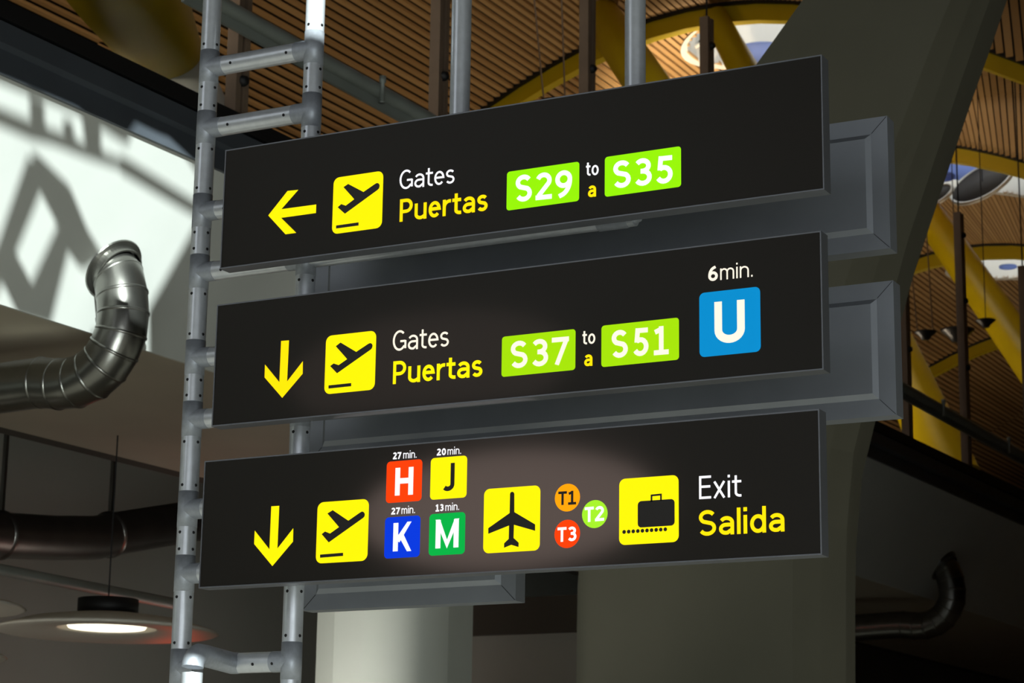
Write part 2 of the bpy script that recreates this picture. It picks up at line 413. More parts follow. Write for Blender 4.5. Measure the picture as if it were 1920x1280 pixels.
def strut(px, y, wa, wb, label, group=None, ya=None):
    (x0, y0), (x1, y1) = px; A = onY(x0, y0, ya or y); B = onY(x1, y1, y)
    mb = MB().tube([A, A.lerp(B, .33), A.lerp(B, .66), B], [wa, wa + (wb - wa) * .33, wa + (wb - wa) * .66, wb], 28)
    return tag(mesh_obj('roof_strut', mb, MT['yellow']), label, 'strut', group)
strut(((1085, -30), (1330, 330)), 27, .30, .36, 'dark yellow diagonal roof strut running down behind the second hanging pole', 'yellow roof struts', ya=30.6)
strut(((1338, 28), (1440, 215)), 30.6, .20, .27, 'yellow roof strut dropping from the upper skylight arch', 'yellow roof struts', ya=30.75)
strut(((1690, 330), (2010, 790)), 36, .27, .34, 'thick yellow diagonal roof strut crossing behind the tall post at right', 'yellow roof struts', ya=37.8)
strut(((1655, 600), (1785, 900)), 37, .36, .52, 'broad yellow roof strut low at right behind the grey handrail', 'yellow roof struts', ya=37.5)

# yellow tree support on its concrete base, upper left
def yz(px, py, s): return onS(px, py, s)
sT = 3.0
t0 = onS(300, 108, sT)
t = thing('tree_column', (t0.x, t0.y, 6.86), 'fat yellow steel column arm on a grey concrete cone, top left', 'column')
sc = mpp(t0)
base_o = onS(335, 190, sT); base_o.z = 6.86
top_o = onS(322, 112, sT)
dv = top_o - base_o
mesh_obj('cone_base', MB().lathe([(185 * sc, 0), (140 * sc, dv.length * .45), (104 * sc, dv.length * .8), (70 * sc, dv.length), (0, dv.length)], base_o, dv, 48), MT['column'], t)
A0 = onS(318, 110, sT); A1 = onS(235, -30, sT - .9); A2 = onS(170, -150, sT - 1.8)
mesh_obj('yellow_arm', MB().tube([A0, A0.lerp(A1, .15), A0.lerp(A1, .5), A1, A2], [62 * sc, 70 * sc, 82 * sc, 96 * sc, 110 * sc], 40), MT['yellow'], t)
B1 = onS(400, 90, sT + .4)
mesh_obj('yellow_collar', MB().lathe([(74 * sc, -.05), (80 * sc, .0), (80 * sc, .10), (66 * sc, .14)], A0 - dv.normalized() * .02, dv, 48), MT['yellow'], t)

# ------------------------------------------------------------------ mezzanine screen: tall posts with bolts, handrail, wires
POSTS = [((452, 0), 30), ((826, 0), 27), ((1102, 0), 27), ((1325, 35), 25), ((1797, 400), 26), ((1693, 500), 26), ((1917, 500), 26)]
PL = {0: 'leftmost tall bronze post, behind the top of the sign ladder', 1: 'tall bronze post just left of the first hanging pole', 2: 'tall bronze post between the two hanging poles',
      3: 'tall bronze post whose top shows under the upper skylight', 4: 'tall bronze post standing free at right with its top below the second skylight', 5: 'tall bronze post half hidden by the right edge of the rear signs',
      6: 'tall bronze post at the right picture edge'}
bolt_me = None
for i, ((px, py), wpx) in enumerate(POSTS):
    p = onS(px, py, .02); tt = tsz(p)[0]
    ztop = 11.25 if i < 3 else p.z
    if i == 5: ztop = 11.2
    t = thing('screen_post', S(tt, .02, 6.94), PL[i], 'post', 'tall posts of the mezzanine screen')
    def sp(a, s, z): return S(tt + a, .02 + s, z)
    wd = .075
    prof = [(-wd, .05), (-wd, -.05), (-.018, -.05), (-.018, -.02), (.018, -.02), (.018, -.05), (wd, -.05), (wd, .05)]
    mesh_obj('post_profile', MB().prism([sp(a, s, 6.93) for a, s in prof], (0, 0, ztop - 6.93)), MT['post'], t)
    z = ztop - .32; k = 0
    while z > 7.2:
        if bolt_me is None:
            o = mesh_obj('bolt', MB().lathe([(0, .03), (.03, .03), (.042, .0), (.042, -.02), (0, -.02)], sp(0, -.06, z), -SD, 14), MT['black'], t); bolt_me = (o, sp(0, -.06, z) - ORG[t])
        else:
            o = bolt_me[0].copy(); C.objects.link(o); o.parent = t; o.location = sp(0, -.06, z) - ORG[t] - bolt_me[1]
        z -= .93; k += 1
    ctop = sp(0, 0, ztop)
    o = mesh_obj('hanging_wire', MB().tube([ctop + V((0, 0, -.02)), V((ctop.x, ctop.y, 14.2))], .011, 8), MT['black'], t)
ra = onS(600, 118, -.06); zr = ra.z
t = thing('handrail', S(-12, -.09, zr), 'grey handrail running along the mezzanine edge behind the signs', 'rail')
z_r2 = onS(1690, 730, -.06).z
def zrail(tt): return zr + (z_r2 - zr) * max(0, (tt - tsz(ra)[0])) / (tsz(onS(1690, 730, -.06))[0] - tsz(ra)[0])
T_R = tsz(onS(352, 0, -.13))[0]
mesh_obj('rail_tube', MB().tube([S(T_R, -.13, zrail(T_R)), S(4, -.13, zrail(4)), S(48, -.13, zrail(48))], .055, 20), MT['rail'], t)
mesh_obj('rail_plate', MB().prism([S(T_R, -.10, zrail(T_R) - .02), S(T_R, -.10, zrail(T_R) - .11), S(48, -.10, zrail(48) - .11), S(48, -.10, zrail(48) - .02)], SD * .03), MT['rail'], t)
cl0 = None
for px in (350, 722, 1745, 1860):
    p = onS(px, 0, -.2); tt = tsz(p)[0]; zz = zrail(tt)
    mesh_obj('rail_clamp', MB().lathe([(0, .17), (.028, .17), (.028, .12), (.018, .11), (.018, -.04), (.03, -.05), (0, -.05)], S(tt, -.2, zz - .08), n=14), MT['rail'], t)
# ------------------------------------------------------------------ ducts
def duct(shift, label, group):
    sh = UD * shift
    fp = onF(213, 503); yF = fp.y
    pts = [(-330, 776), (-20, 731), (40, 722), (78, 717), (110, 720), (142, 717), (172, 704), (197, 682), (214, 655), (227, 624), (231, 588), (229, 553), (222, 520)]
    P = [onY(x, y, yF) + sh for x, y in pts]
    c = fp + sh; r = .182
    Pf = c + (P[-1] - c) * .1 - (P[-1] - c).normalized() * .25
    t = thing('air_duct', tuple(c), label, 'duct', group)
    path = P + [c + FN * -.12]
    mesh_obj('duct_pipe', MB().tube(path, r, 40, smooth=True), MT['duct'], t)
    for i in range(3, len(path) - 1):
        d = (path[i + 1] - path[i - 1]).normalized()
        mesh_obj('seam_ring', MB().lathe([(r, -.012), (r + .006, -.006), (r + .006, .006), (r, .012)], path[i], d, 40), MT['duct'], t)
    mesh_obj('wall_flange', MB().lathe([(r, .07), (r + .012, .07), (r + .014, .012), (r + .05, .010), (r + .055, .0), (r, 0)], c, FN, 48, False), MT['duct'], t)
duct(0, 'shiny galvanised duct elbow entering the sunlit white fascia at left', 'duct elbows along the mezzanine')
far = onP(1768, 1062, FA, FN)
duct((far - onF(213, 503)).dot(UD), 'dim galvanised duct elbow in the dark fascia at lower right', 'duct elbows along the mezzanine')
# dull long duct in the recess
sD = 6.0
pts = [onS(x, y, sD) for x, y in ((-160, 985), (0, 1003), (100, 1008), (178, 1008), (205, 1002), (340, 980), (520, 950))]
sc = mpp(pts[2])
t = thing('long_duct', tuple(pts[0]), 'long dull metal duct bending in the dark recess at lower left', 'duct')
mesh_obj('duct_pipe', MB().tube(pts, 42 * sc, 36), MT['ductdark'], t)
for i, x in ((1, 18), (4, 205)):
    d = (pts[i + 1] - pts[i]).normalized()
    mesh_obj('seam_ring', MB().lathe([(42 * sc, -.03), (46 * sc, -.01), (46 * sc, .01), (42 * sc, .03)], pts[i], d, 36), MT['ductdark'], t)
    mesh_obj('hanger_strap', MB().box((pts[i].x - .02, pts[i].y - .02, pts[i].z), (pts[i].x + .02, pts[i].y + .02, 6.3)), MT['ductdark'], t)
# conduit
a, b = onS(-60, 1056, 4.4), onS(330, 1132, 4.4)
o = mesh_obj('conduit', MB().tube([a, b], .055, 16), MT['rail']); tag(o, 'grey conduit pipe slanting above the white disc lamps', 'pipe')

# ------------------------------------------------------------------ white disc lamps in the recess
def disc_lamp(px, py, s, rpx, label):
    o = onS(px, py, s); r = mpp(o) * rpx
    t = thing('disc_lamp', tuple(o), label, 'lamp', 'white disc lamps')
    mesh_obj('reflector', MB().lathe([(r * .44, .03), (r * .46, .02), (r * .7, .005), (r * .97, -.012), (r, 0), (r * .97, .02), (r * .7, r * .10), (r * .35, r * .15), (r * .30, r * .15)], o, n=64), MT['lampw'], t)
    mesh_obj('lamp_well', MB().lathe([(r * .44, .03), (r * .36, r * .11), (r * .22, r * .12)], o, n=48), MT['lampw'], t)
    mesh_obj('bulb_lens', MB().lathe([(r * .36, r * .06), (r * .34, r * .03), (0, r * .03)], o, n=40), E_L, t)
    mesh_obj('canister', MB().lathe([(0, r * .145), (r * .27, r * .145), (r * .27, r * .29), (0, r * .29)], o, n=40), MT['black'], t)
    mesh_obj('stem', MB().tube([o + V((0, 0, r * .28)), V((o.x, o.y, 6.32))], .007, 10), MT['black'], t)
    return o, r
dl, dr = disc_lamp(200, 1184, 3.4, 210, 'white disc lamp with glowing centre, behind the foot of the ladder')
disc_lamp(-150, 1136, 3.9, 196, 'white disc lamp cut by the left picture edge, upper of the two')
disc_lamp(-190, 1228, 2.9, 200, 'white disc lamp showing only its rim at the left edge below the other two')
# ------------------------------------------------------------------ hanging floodlights near the roof
def pod(px, py, y, wpx, label, wires=True, tilt=0):
    o = onY(px, py, y); r = mpp(o) * wpx / 2
    t = thing('floodlight', tuple(o), label, 'lamp', 'hanging floodlights')
    ax = V((math.sin(tilt), 0, math.cos(tilt)))
    mesh_obj('bowl', MB().lathe([(0, -r * .75), (r * .35, -r * .72), (r * .5, -r * .45), (r * .95, -.1 * r), (r, 0), (r * .9, 0), (r * .5, -r * .3), (0, -r * .35)], o, ax, 32), MT['lampd'], t)
    mesh_obj('bulb', MB().ball(o + ax * (-r * .1) + V((r * .45, 0, 0)), r * .26), E_L, t)
    if not wires: mesh_obj('hanging_wire', MB().tube([o + V((0, 0, -r * .4)), V((o.x, o.y, 15.76))], .008, 6), MT['black'], t)
    else:
        for dx in (-.7, .7): mesh_obj('hanging_wire', MB().tube([o + V((dx * r, 0, -.02)), V((o.x + dx * r * 1.8 - .3, o.y, 15.76))], .012, 6), MT['cable'], t)
    return o, r
PODS = [pod(1040, 192, 26, 62, 'floodlight bowl on two wires peeking over the top sign'),
        pod(1735, 622, 33, 42, 'floodlight with a bright bulb hanging at right, left of the tall post'),
        pod(1795, 618, 33.5, 64, 'dark floodlight bowl partly behind the tall post at right', False),
        pod(1848, 600, 33, 38, 'dark floodlight hanging right of the tall post', False),
        pod(1110, 178, 29, 50, 'dark floodlight bowl behind a post just above the top sign', False)]
for o, r in (PODS[0], PODS[2]):
    pass
def disc(px, py, y, r, label, tilt):
    o = onY(px, py, y); t = thing('perforated_disc', tuple(o), label, 'disc', 'perforated discs below the skylights')
    ax = V((-.25, -.72, .65)).normalized()
    mesh_obj('panel', MB().lathe([(0, .015), (r, .015), (r, -.015), (0, -.015)], o, ax, 40), MT['deck'], t)
    mesh_obj('ring', MB().lathe([(r, -.03), (r + .05, -.03), (r + .05, .03), (r, .03), (r, -.03)], o, ax, 40), MT['lampw'], t)
    mesh_obj('hanging_wire', MB().tube([o, V((o.x, o.y, 15.5))], .012, 6), MT['black'], t)
disc(1842, 342, 39.6, .62, 'dark perforated disc hanging below the second skylight', -.35)
disc(1757, 366, 39.2, .30, 'small dark disc beside the leaning pier, below the second skylight', .1)
disc(1312, 72, 33.0, .26, 'round white rimmed disc seen beside the short post under the upper skylight', .5)

# ================================================================== SIGN FRAME of aluminium tubes
YT = 6.80; RTB = .0375
xA, xB, xC, xD = -4.91, -4.42, onY(864, 100, YT).x, onY(1191, 80, YT).x
fr = thing('sign_frame', (xA, YT, 0), 'aluminium tube ladder frame that carries the three signs', 'frame')
zr_ = [onY(x, y, YT).z for x, y in ((401, 126), (399, 240), (405, 394), (400, 508), (390, 669), (381, 785), (367, 954), (355, 1075))]
zbot = onY(527, 1240, YT).z
screws = []
def upright(x, z0, z1, name='upright'): return mesh_obj(name, MB().tube([(x, YT, z0), (x, YT, z1)], RTB, 32), MT['alu'], fr)
uA = upright(xA, 0, 6.2); uB = upright(xB, 0, 6.2)
uC = upright(xC, zr_[3], 14.0, 'hanging_pole'); uD = upright(xD, zr_[3] , 14.0, 'hanging_pole')
HC = .068
def collar(x, z, host, side):
    c = mesh_obj('collar', MB().lathe([(RTB, -HC), (RTB + .001, -HC), (RTB + .001, HC), (RTB, HC)], (x, YT, z), n=36), MT['collar'], fr)
    if side:
        # saddle of the tee: a short cone that wraps onto the upright
        mesh_obj('saddle', MB().tube([(x, YT, z), (x + side * .078, YT, z)], RTB + .0012, 32), MT['collar'], c)
    for dz in (HC + .022, -(HC + .022)):
        for az in (-.75, .75):
            screws.append((host, V((x, YT, z + dz)) , az))
def rung(x0, x1, z):
    o = mesh_obj('rung', MB().tube([(x0, YT, z), (x1, YT, z)], RTB, 32), MT['alu'], fr)
    for xx in (x0 + .125, x1 - .105):
        if xx < x1: screws.append((o, V((xx, YT, z)), 'h'))
    return o
for i, z in enumerate(zr_):
    collar(xA, z, uA, 1); collar(xB, z, uB, -1)
    rung(xA, xB, z)
    if i >= 2: rung(xB, xC if i > 5 else xD, z)
collar(xA, zbot - .01, uA, 1); collar(xB, zbot, uB, -1)
# end elbow where the lower rung of the top sign meets the second pole
el = [V((xD - .14, YT, zr_[3])), V((xD - .04, YT, zr_[3])), V((xD - .011, YT, zr_[3] + .011)), V((xD, YT, zr_[3] + .04)), V((xD, YT, zr_[3] + .12))]
mesh_obj('elbow', MB().tube(el, RTB + .003, 32), MT['collar'], fr)
# short stubs between rung pairs behind the middle sign
for z0, z1 in ((zr_[5], zr_[4]),): 
    for x in (xC, xD): mesh_obj('strut', MB().tube([(x, YT, z0), (x, YT, z1)], RTB, 28), MT['alu'], fr)
# bottom rung that kinks forward into a hanging bend
k0 = onY(443, 1238, YT); k0.z = zbot
br = mesh_obj('rung', MB().tube([(xB, YT, zbot), k0], RTB, 32), MT['alu'], fr)
ep = onY(362, 1228, 6.52); ep.z = zbot + .012
bend = [k0 + V((.012, 0, 0)), k0 + V((-.012, -.008, 0)), k0.lerp(ep, .72)]
d1 = (ep - k0).normalized()
for i in range(1, 7):
    a = PI / 2 * i / 6; bend.append(ep - d1 * .05 + d1 * .05 * math.sin(a) + V((0, 0, -.05 + .05 * math.cos(a))))
mesh_obj('elbow', MB().tube(bend, RTB + .002, 32), MT['collar'], fr)
mesh_obj('drop_tube', MB().tube([bend[-1] + V((0, 0, -.02)), V((bend[-1].x, bend[-1].y, 1.2))], RTB + .0005, 32), MT['alu'], fr)
for f_, az in ((.25, 'h'), (.6, 'h')): screws.append((br, V((xB, YT, zbot)).lerp(k0, f_), az))
sm = None
view = (EYE - V((xA, YT, 3.4))); vaz = math.atan2(view.y, view.x)
for host, p, az in screws:
    if p.z < 2.1 or p.z > 5.1 or (p.x > xB + .2 and p.x < xC - .2): continue
    if az == 'h': n = V((0, -.75, -.2)).normalized() if True else None
    else: n = V((math.cos(vaz + az), math.sin(vaz + az), 0))
    q = p + n * (RTB + .0005)
    if sm is None:
        sm = MB().lathe([(0, .0022), (.0026, .0022), (.0026, .0010), (.0048, .0018), (.0060, 0), (.0060, -.002)], (0, 0, 0), (0, 0, 1), 12)
        me = bpy.data.meshes.new('screw'); me.from_pydata([tuple(v) for v in sm.v], [], sm.f); me.materials.append(MT['screw']); sm = me
    o = bpy.data.objects.new('screw', sm); C.objects.link(o); o.parent = host
    o.location = q - ORG[fr]; o.rotation_euler = n.to_track_quat('Z', 'Y').to_euler()
    ORG[o] = ORG[fr]

# ================================================================== LETTERING: stroke drawn sans letters
def arc(cx, cy, rx, ry, a0, a1, n=12):
    return [(cx + rx * math.cos(math.radians(a0 + (a1 - a0) * i / n)), cy + ry * math.sin(math.radians(a0 + (a1 - a0) * i / n))) for i in range(n + 1)]
XH = .72
def glyph(ch, w):
    h = w / 2
    def sS(W, H):
        m_ = H * .515; cx = W / 2; rx = W / 2 - h; yu = (H - h + m_) / 2; ru = (H - h - m_) / 2; yl = (h + m_) / 2; rl = (m_ - h) / 2
        return [arc(cx, yu, rx * .96, ru, 28, 235, 12) + arc(cx, yl, rx, rl, 55, -152, 12)], W
    if ch == 'S': return sS(.60, 1.0)
    if ch == 's': return sS(.45, XH)
    if ch == '2':
        W = .58; return [arc(W/2, .70, W/2 - h, .30 - h, 160, -28, 12) + [(h * 1.3, h * 1.6)], [(h * .2, h), (W, h)]], W
    if ch == '3':
        W = .58; m_ = .53; return [arc(W/2 - .02, (1 - h + m_) / 2, W/2 - h - .01, (1 - h - m_) / 2, 150, -90, 12) + [(W * .36, m_)], [(W * .36, m_)] + arc(W/2 - .01, (m_ + h) / 2, W/2 - h + .01, (m_ - h) / 2, 90, -150, 12)], W
    if ch == '5':
        W = .57; return [[(W - .03, 1 - h), (.09 + h, 1 - h)], [(.10 + h, 1), (.06 + h, .49)], [(.06 + h, .53)] + arc(W/2 - .01, .335, W/2 - h + .01, .335 - h, 112, -150, 14)], W
    if ch == '6':
        W = .60; return [arc(W/2, .325, W/2 - h, .325 - h, 0, 360, 24), [(W * .76, 1 - h * .6)] + arc(W * .80, .36, W * .80 - h, .62 - h * .6, 105, 180, 8)], W
    if ch == '9':
        W = .60; return [arc(W/2, .675, W/2 - h, .325 - h, 0, 360, 24), [(W * .24, h * .6)] + arc(W * .20, .64, W * .80 - h, .62 - h * .6, -75, 0, 8)], W
    if ch == '7':
        W = .56; return [[(0, 1 - h), (W, 1 - h)], [(W - h * .9, 1 - h), (W * .30, 0)]], W
    if ch == '1':
        W = .50; return [[(W * .56, 0), (W * .56, 1)], [(W * .56, 1 - h * 1.2), (.06, .84 - h * .5)], [(.02, h * .8), (W + .04, h * .8)]], W + .04
    if ch == '0':
        W = .60; return [arc(W/2, .5, W/2 - h, .5 - h, 0, 360, 28)], W
    if ch == 'G':
        W = .70; return [arc(W/2, .5, W/2 - h, .5 - h, 48, 318, 18) + [(W - h, .14 + h * .4)], [(W - h, .10), (W - h, .49)], [(W - h, .47 - h * .2), (W * .55, .47 - h * .2)]], W
    if ch == 'a':
        W = .52; bt = .43; cy = (bt - h * .6 + h) / 2; ry = (bt - h * .6 - h) / 2; return [[(W - h, 0), (W - h, XH * .64)] + arc(W/2, XH * .64, W/2 - h, XH * .36 - h, 0, 152, 9), [(W - h, bt - h * .6), (W * .46, bt - h * .6)] + arc(W * .44, cy, W * .44 - h, ry, 90, 270, 10) + [(W * .56, h * 1.05), (W - h, .20)]], W
    if ch == 't':
        W = .36; x = .12 + h * .5; return [[(x, .93), (x, .22)] + arc(x + .17, .17 + h * .3, .17, .17 - h * .7, 180, 285, 6), [(0, XH - h), (W, XH - h)]], W
    if ch == 'e':
        W = .52; return [[(h, XH * .53), (W - h, XH * .53)] + arc(W/2, XH/2, W/2 - h, XH/2 - h, 5, 318, 20)], W
    if ch == 'P':
        W = .56; b = .44; return [[(h, 0), (h, 1)], [(h, 1 - h), (W * .5, 1 - h)] + arc(W * .5, (1 - h + b) / 2, W * .5 - h, (1 - h - b) / 2, 90, -90, 10) + [(h, b)]], W
    if ch == 'u':
        W = .52; return [[(h, XH), (h, .24)] + arc(W/2 - .01, .24, W/2 - .01 - h, .24 - h, 180, 300, 8) + [(W - h, .17)], [(W - h, 0), (W - h, XH)]], W
    if ch == 'r':
        W = .34; return [[(h, 0), (h, XH)], [(h, XH * .5)] + arc(.30, XH * .52, .30 - h, XH * .48 - h, 175, 78, 6)], W
    if ch == 'o':
        W = .56; return [arc(W/2, XH/2, W/2 - h, XH/2 - h, 0, 360, 24)], W
    if ch == 'n':
        W = .52; return [[(h, 0), (h, XH)], [(h, XH * .55)] + arc(W/2, XH * .62, W/2 - h, XH * .38 - h, 180, 0, 10) + [(W - h, 0)]], W
    if ch == 'm':
        W = .80; q = (W - w) / 2; r = q / 2
        return [[(h, 0), (h, XH)]] + [[(h + i * q, XH * .55)] + arc(h + i * q + r, XH * .66, r, XH * .34 - h, 180, 0, 8) + [(h + (i + 1) * q, 0)] for i in (0, 1)], W
    if ch == 'i': return [[(h, 0), (h, XH)], [(h, .86), (h, .86 + w * 1.1)]], w
    if ch == '.': return [[(h * 1.15, 0), (h * 1.15, w * 1.15)]], w * 1.15
    if ch == 'l': return [[(h, 0), (h, 1.02)]], w
    if ch == 'd':
        W = .54; return [[(W - h, 0), (W - h, 1.02)], arc(W/2, XH/2, W/2 - h, XH/2 - h, 0, 360, 24)], W
    if ch == 'U':
        W = .68; return [[(h, 1), (h, .32)] + arc(W/2, .32, W/2 - h, .32 - h, 180, 360, 14) + [(W - h, 1)]], W
    if ch == 'H': W = .62; return [[(h, 0), (h, 1)], [(W - h, 0), (W - h, 1)], [(h, .52), (W - h, .52)]], W
    if ch == 'J': W = .44; return [[(W - h, 1), (W - h, .26)] + arc(W/2 - .02, .24, W/2 + .02 - h, .24 - h, 0, -140, 9)], W
    if ch == 'K': W = .62; return [[(h, 0), (h, 1)], [(w * .8, .36), (W - h * .8, 1.08)], [(W * .40, .62), (W - h * .7, -.08)]], W
    if ch == 'M': W = .78; return [[(h, 0), (h, 1)], [(W - h, 0), (W - h, 1)], [(h * .8, 1.06), (W/2, h * .9), (W - h * .8, 1.06)]], W
    if ch == 'T': W = .56; return [[(0, 1 - h), (W, 1 - h)], [(W/2, 0), (W/2, 1)]], W
    if ch == 'E': W = .48; return [[(h, 0), (h, 1)], [(h, 1 - h), (W, 1 - h)], [(h, .53), (W * .94, .53)], [(h, h), (W, h)]], W
    if ch == 'x': W = .50; return [[(h * 1.1, 0), (W - h * 1.1, XH)], [(W - h * 1.1, 0), (h * 1.1, XH)]], W
    return [], .28
def ribbon(pts, w):                                     # 2D stroke -> quad strip
    pts = [p for i, p in enumerate(pts) if i == 0 or math.hypot(p[0] - pts[i-1][0], p[1] - pts[i-1][1]) > 1e-5]
    h = w / 2; n = len(pts); closed = math.hypot(pts[0][0] - pts[-1][0], pts[0][1] - pts[-1][1]) < 1e-6 and n > 3
    out = []
    for i in range(n):
        if closed: a = pts[(i - 1) % (n - 1)]; b = pts[i]; c = pts[(i + 1) % (n - 1)] if i < n - 1 else pts[1]
        else: a = pts[max(0, i - 1)]; b = pts[i]; c = pts[min(n - 1, i + 1)]
        d1 = (b[0] - a[0], b[1] - a[1]); d2 = (c[0] - b[0], c[1] - b[1])
        if d1 == (0, 0): d1 = d2
        if d2 == (0, 0): d2 = d1
        l1 = math.hypot(*d1) or 1; l2 = math.hypot(*d2) or 1
        n1 = (-d1[1] / l1, d1[0] / l1); n2 = (-d2[1] / l2, d2[0] / l2)
        mx = (n1[0] + n2[0], n1[1] + n2[1]); ml = math.hypot(*mx) or 1; mx = (mx[0] / ml, mx[1] / ml)
        k = h / max(.5, mx[0] * n1[0] + mx[1] * n1[1])
        out.append(((b[0] + mx[0] * k, b[1] + mx[1] * k), (b[0] - mx[0] * k, b[1] - mx[1] * k)))
    return out
YS = 6.5
def P(x, y, lay=1): p = onY(x, y, YS); p.y = YS - .0012 * lay; return p
def text_mb(txt, l, base_l, top_l, r, base_r, w, lay=2, track=.10):
    A, B, T = P(l, base_l, lay), P(r, base_r, lay), P(l, top_l, lay)
    ex = B - A; cap = (T - A).length
    items = []; x = 0
    for i, ch in enumerate(txt):
        st, adv = glyph(ch, w); items.append((st, x, adv)); x += adv + track
    tot = x - track; W = ex.length; ux = ex / tot; uz = V((0, 0, cap)); mb = MB(); k = 0
    sx = W / tot / cap                                    # horizontal squeeze of the letters
    for st, x0, adv in items:
        for s in st:
            rb = ribbon([((x0 + q[0]) * sx, q[1]) for q in s], w); vs = []
            for a, b in rb:
                for q in (a, b): vs.append(A + ex * (q[0] * cap / W) + uz * min(1.02, max(-.02, q[1])) + V((0, -.00002 * k, 0)))
            mb.add(vs, [(2*i, 2*i+1, 2*i+3, 2*i+2) for i in range(len(rb) - 1)]); k += 1
    return mb
def poly_mb(pts, lay): return MB().add([P(x, y, lay) for x, y in pts], [tuple(range(len(pts)))])
def rrect_mb(c, r, lay):                                  # four picture corners TL TR BR BL, radius as a share of width
    q = [P(x, y, lay) for x, y in c]; z1 = (q[0].z + q[1].z) / 2; z0 = (q[2].z + q[3].z) / 2; x0 = (q[0].x + q[3].x) / 2; x1 = (q[1].x + q[2].x) / 2
    rr = r * (x1 - x0); vs = []
    for cx, cz, a in ((x1 - rr, z1 - rr, 0), (x0 + rr, z1 - rr, 90), (x0 + rr, z0 + rr, 180), (x1 - rr, z0 + rr, 270)):
        for i in range(7):
            t_ = math.radians(a + 15 * i); vs.append(V((cx + rr * math.cos(t_), q[0].y, cz + rr * math.sin(t_))))
    return MB().add(vs, [tuple(range(len(vs)))])
def circ_mb(cx, cy, ex, lay):
    o = P(cx, cy, lay); r = abs(P(ex, cy, lay).x - o.x)
    return MB().add([o + V((r * math.cos(2*PI*i/32), 0, r * math.sin(2*PI*i/32))) for i in range(32)], [tuple(range(32))])
def cr(sc, ox, oy, pts): return [(ox + x * sc, oy + y * sc) for x, y in pts]

# ================================================================== SIGNS
SG = [(-4.600, -2.257, 4.203, 3.743), (-4.605, -2.271, 3.607, 3.151), (-4.628, -2.288, 3.026, 2.565)]
SL = ['top direction sign with a left arrow to gates S29 to S35', 'middle direction sign with a down arrow to gates S37 to S51 and a blue U',
      'bottom direction sign with H J K M squares, terminal discs and exit']
DEP = .06; LIP = .009
def ring_mb(x0, x1, z0, z1, w, ya, yb):
    mb = MB()
    mb.box((x0, ya, z0), (x1, yb, z0 + w)).box((x0, ya, z1 - w), (x1, yb, z1)).box((x0, ya, z0 + w), (x0 + w, yb, z1 - w)).box((x1 - w, ya, z0 + w), (x1, yb, z1 - w))
    return mb
signs = []
for (x0, x1, z1s, z0s), lab in zip(SG, SL):
    t = thing('direction_sign', ((x0 + x1) / 2, YS, z0s), lab, 'sign', 'hanging direction signs')
    mesh_obj('frame', ring_mb(x0, x1, z0s, z1s, .0045, YS - .003, YS + DEP), MT['frame'], t)
    mesh_obj('face_panel', MB().add([(x0 + .004, YS, z0s + .004), (x1 - .004, YS, z0s + .004), (x1 - .004, YS, z1s - .004), (x0 + .004, YS, z1s - .004)], [(0, 1, 2, 3)]), MT['face'], t)
    mesh_obj('back_panel', MB().box((x0 + .006, YS + DEP - .006, z0s + .006), (x1 - .006, YS + DEP - .001, z1s - .006)), MT['frame'], t)
    for zz in (z0s + .24, z1s - .10):
        for xx in (x0 + .35, x1 - .95):
            mesh_obj('bracket', MB().box((xx - .04, YS + DEP - .002, zz - .03), (xx + .04, YT - RTB + .006, zz + .03)), MT['collar'], t)
    signs.append(t)
def pic(t, name, mb, m, parent=None): return mesh_obj(name, mb, m, parent or t)
def put(t, name, mb, m, parent=None):
    ORG.setdefault(t, V(t.location)); return mesh_obj(name, mb, m, parent or t)

def plane_sym(t, sc, ox, oy, sq, body, nose, bar, lum):
    s = put(t, 'pictogram', rrect_mb(cr(sc, ox, oy, sq), .115, 1), lum)
    put(t, 'departure_plane', poly_mb(cr(sc, ox, oy, body), 2), MT['dark'], s)
    put(t, 'runway_bar', poly_mb(cr(sc, ox, oy, bar), 2), MT['dark'], s)
# ---- sign 1
t = signs[0]; a = (.3021, 380, 200); b = (.2604, 900, 200)
put(t, 'arrow', poly_mb(cr(*a, [(408,675),(528,523),(595,516),(490,636),(706,607),(704,660),(488,690),(582,783),(515,792)]), 1), E_Y)
plane_sym(t, *a, [(815,440),(1124,400),(1112,753),(803,790)],
          [(905,480),(1000,530),(1072,480),(1084,474),(1096,478),(1101,490),(1098,506),(1088,517),(885,665),(840,625),(862,605),(890,615),(943,575),(876,500)], None,
          [(830,738),(970,718),(970,738),(830,757)], E_Y)
def txt(t, s, c, l, bl, tl, r, br, w, m, parent=None, track=.10, name='lettering', lay=2):
    sc, ox, oy = c
    return put(t, name, text_mb(s, ox + l * sc, oy + bl * sc, oy + tl * sc, ox + r * sc, oy + br * sc, w, lay, track), m, parent)
txt(t, 'Gates', a, 1222, 517, 397, 1565, 475, .105, E_W, track=.07)
txt(t, 'Puertas', a, 1222, 716, 577, 1772, 645, .15, E_Y2, track=.06)
s = put(t, 'gate_plate', rrect_mb(cr(*b, [(197,470),(718,395),(713,680),(190,748)]), .04, 1), E_G)
txt(t, 'S29', b, 253, 690, 497, 667, 648, .175, E_W, s, .10)
txt(t, 'to', b, 765, 500, 398, 856, 492, .135, E_W); txt(t, 'a', b, 779, 655, 540, 838, 647, .165, E_Y2)
s = put(t, 'gate_plate', rrect_mb(cr(*b, [(903,362),(1450,285),(1447,577),(896,650)]), .04, 1), E_G)
txt(t, 'S35', b, 956, 592, 395, 1393, 548, .175, E_W, s, .09)
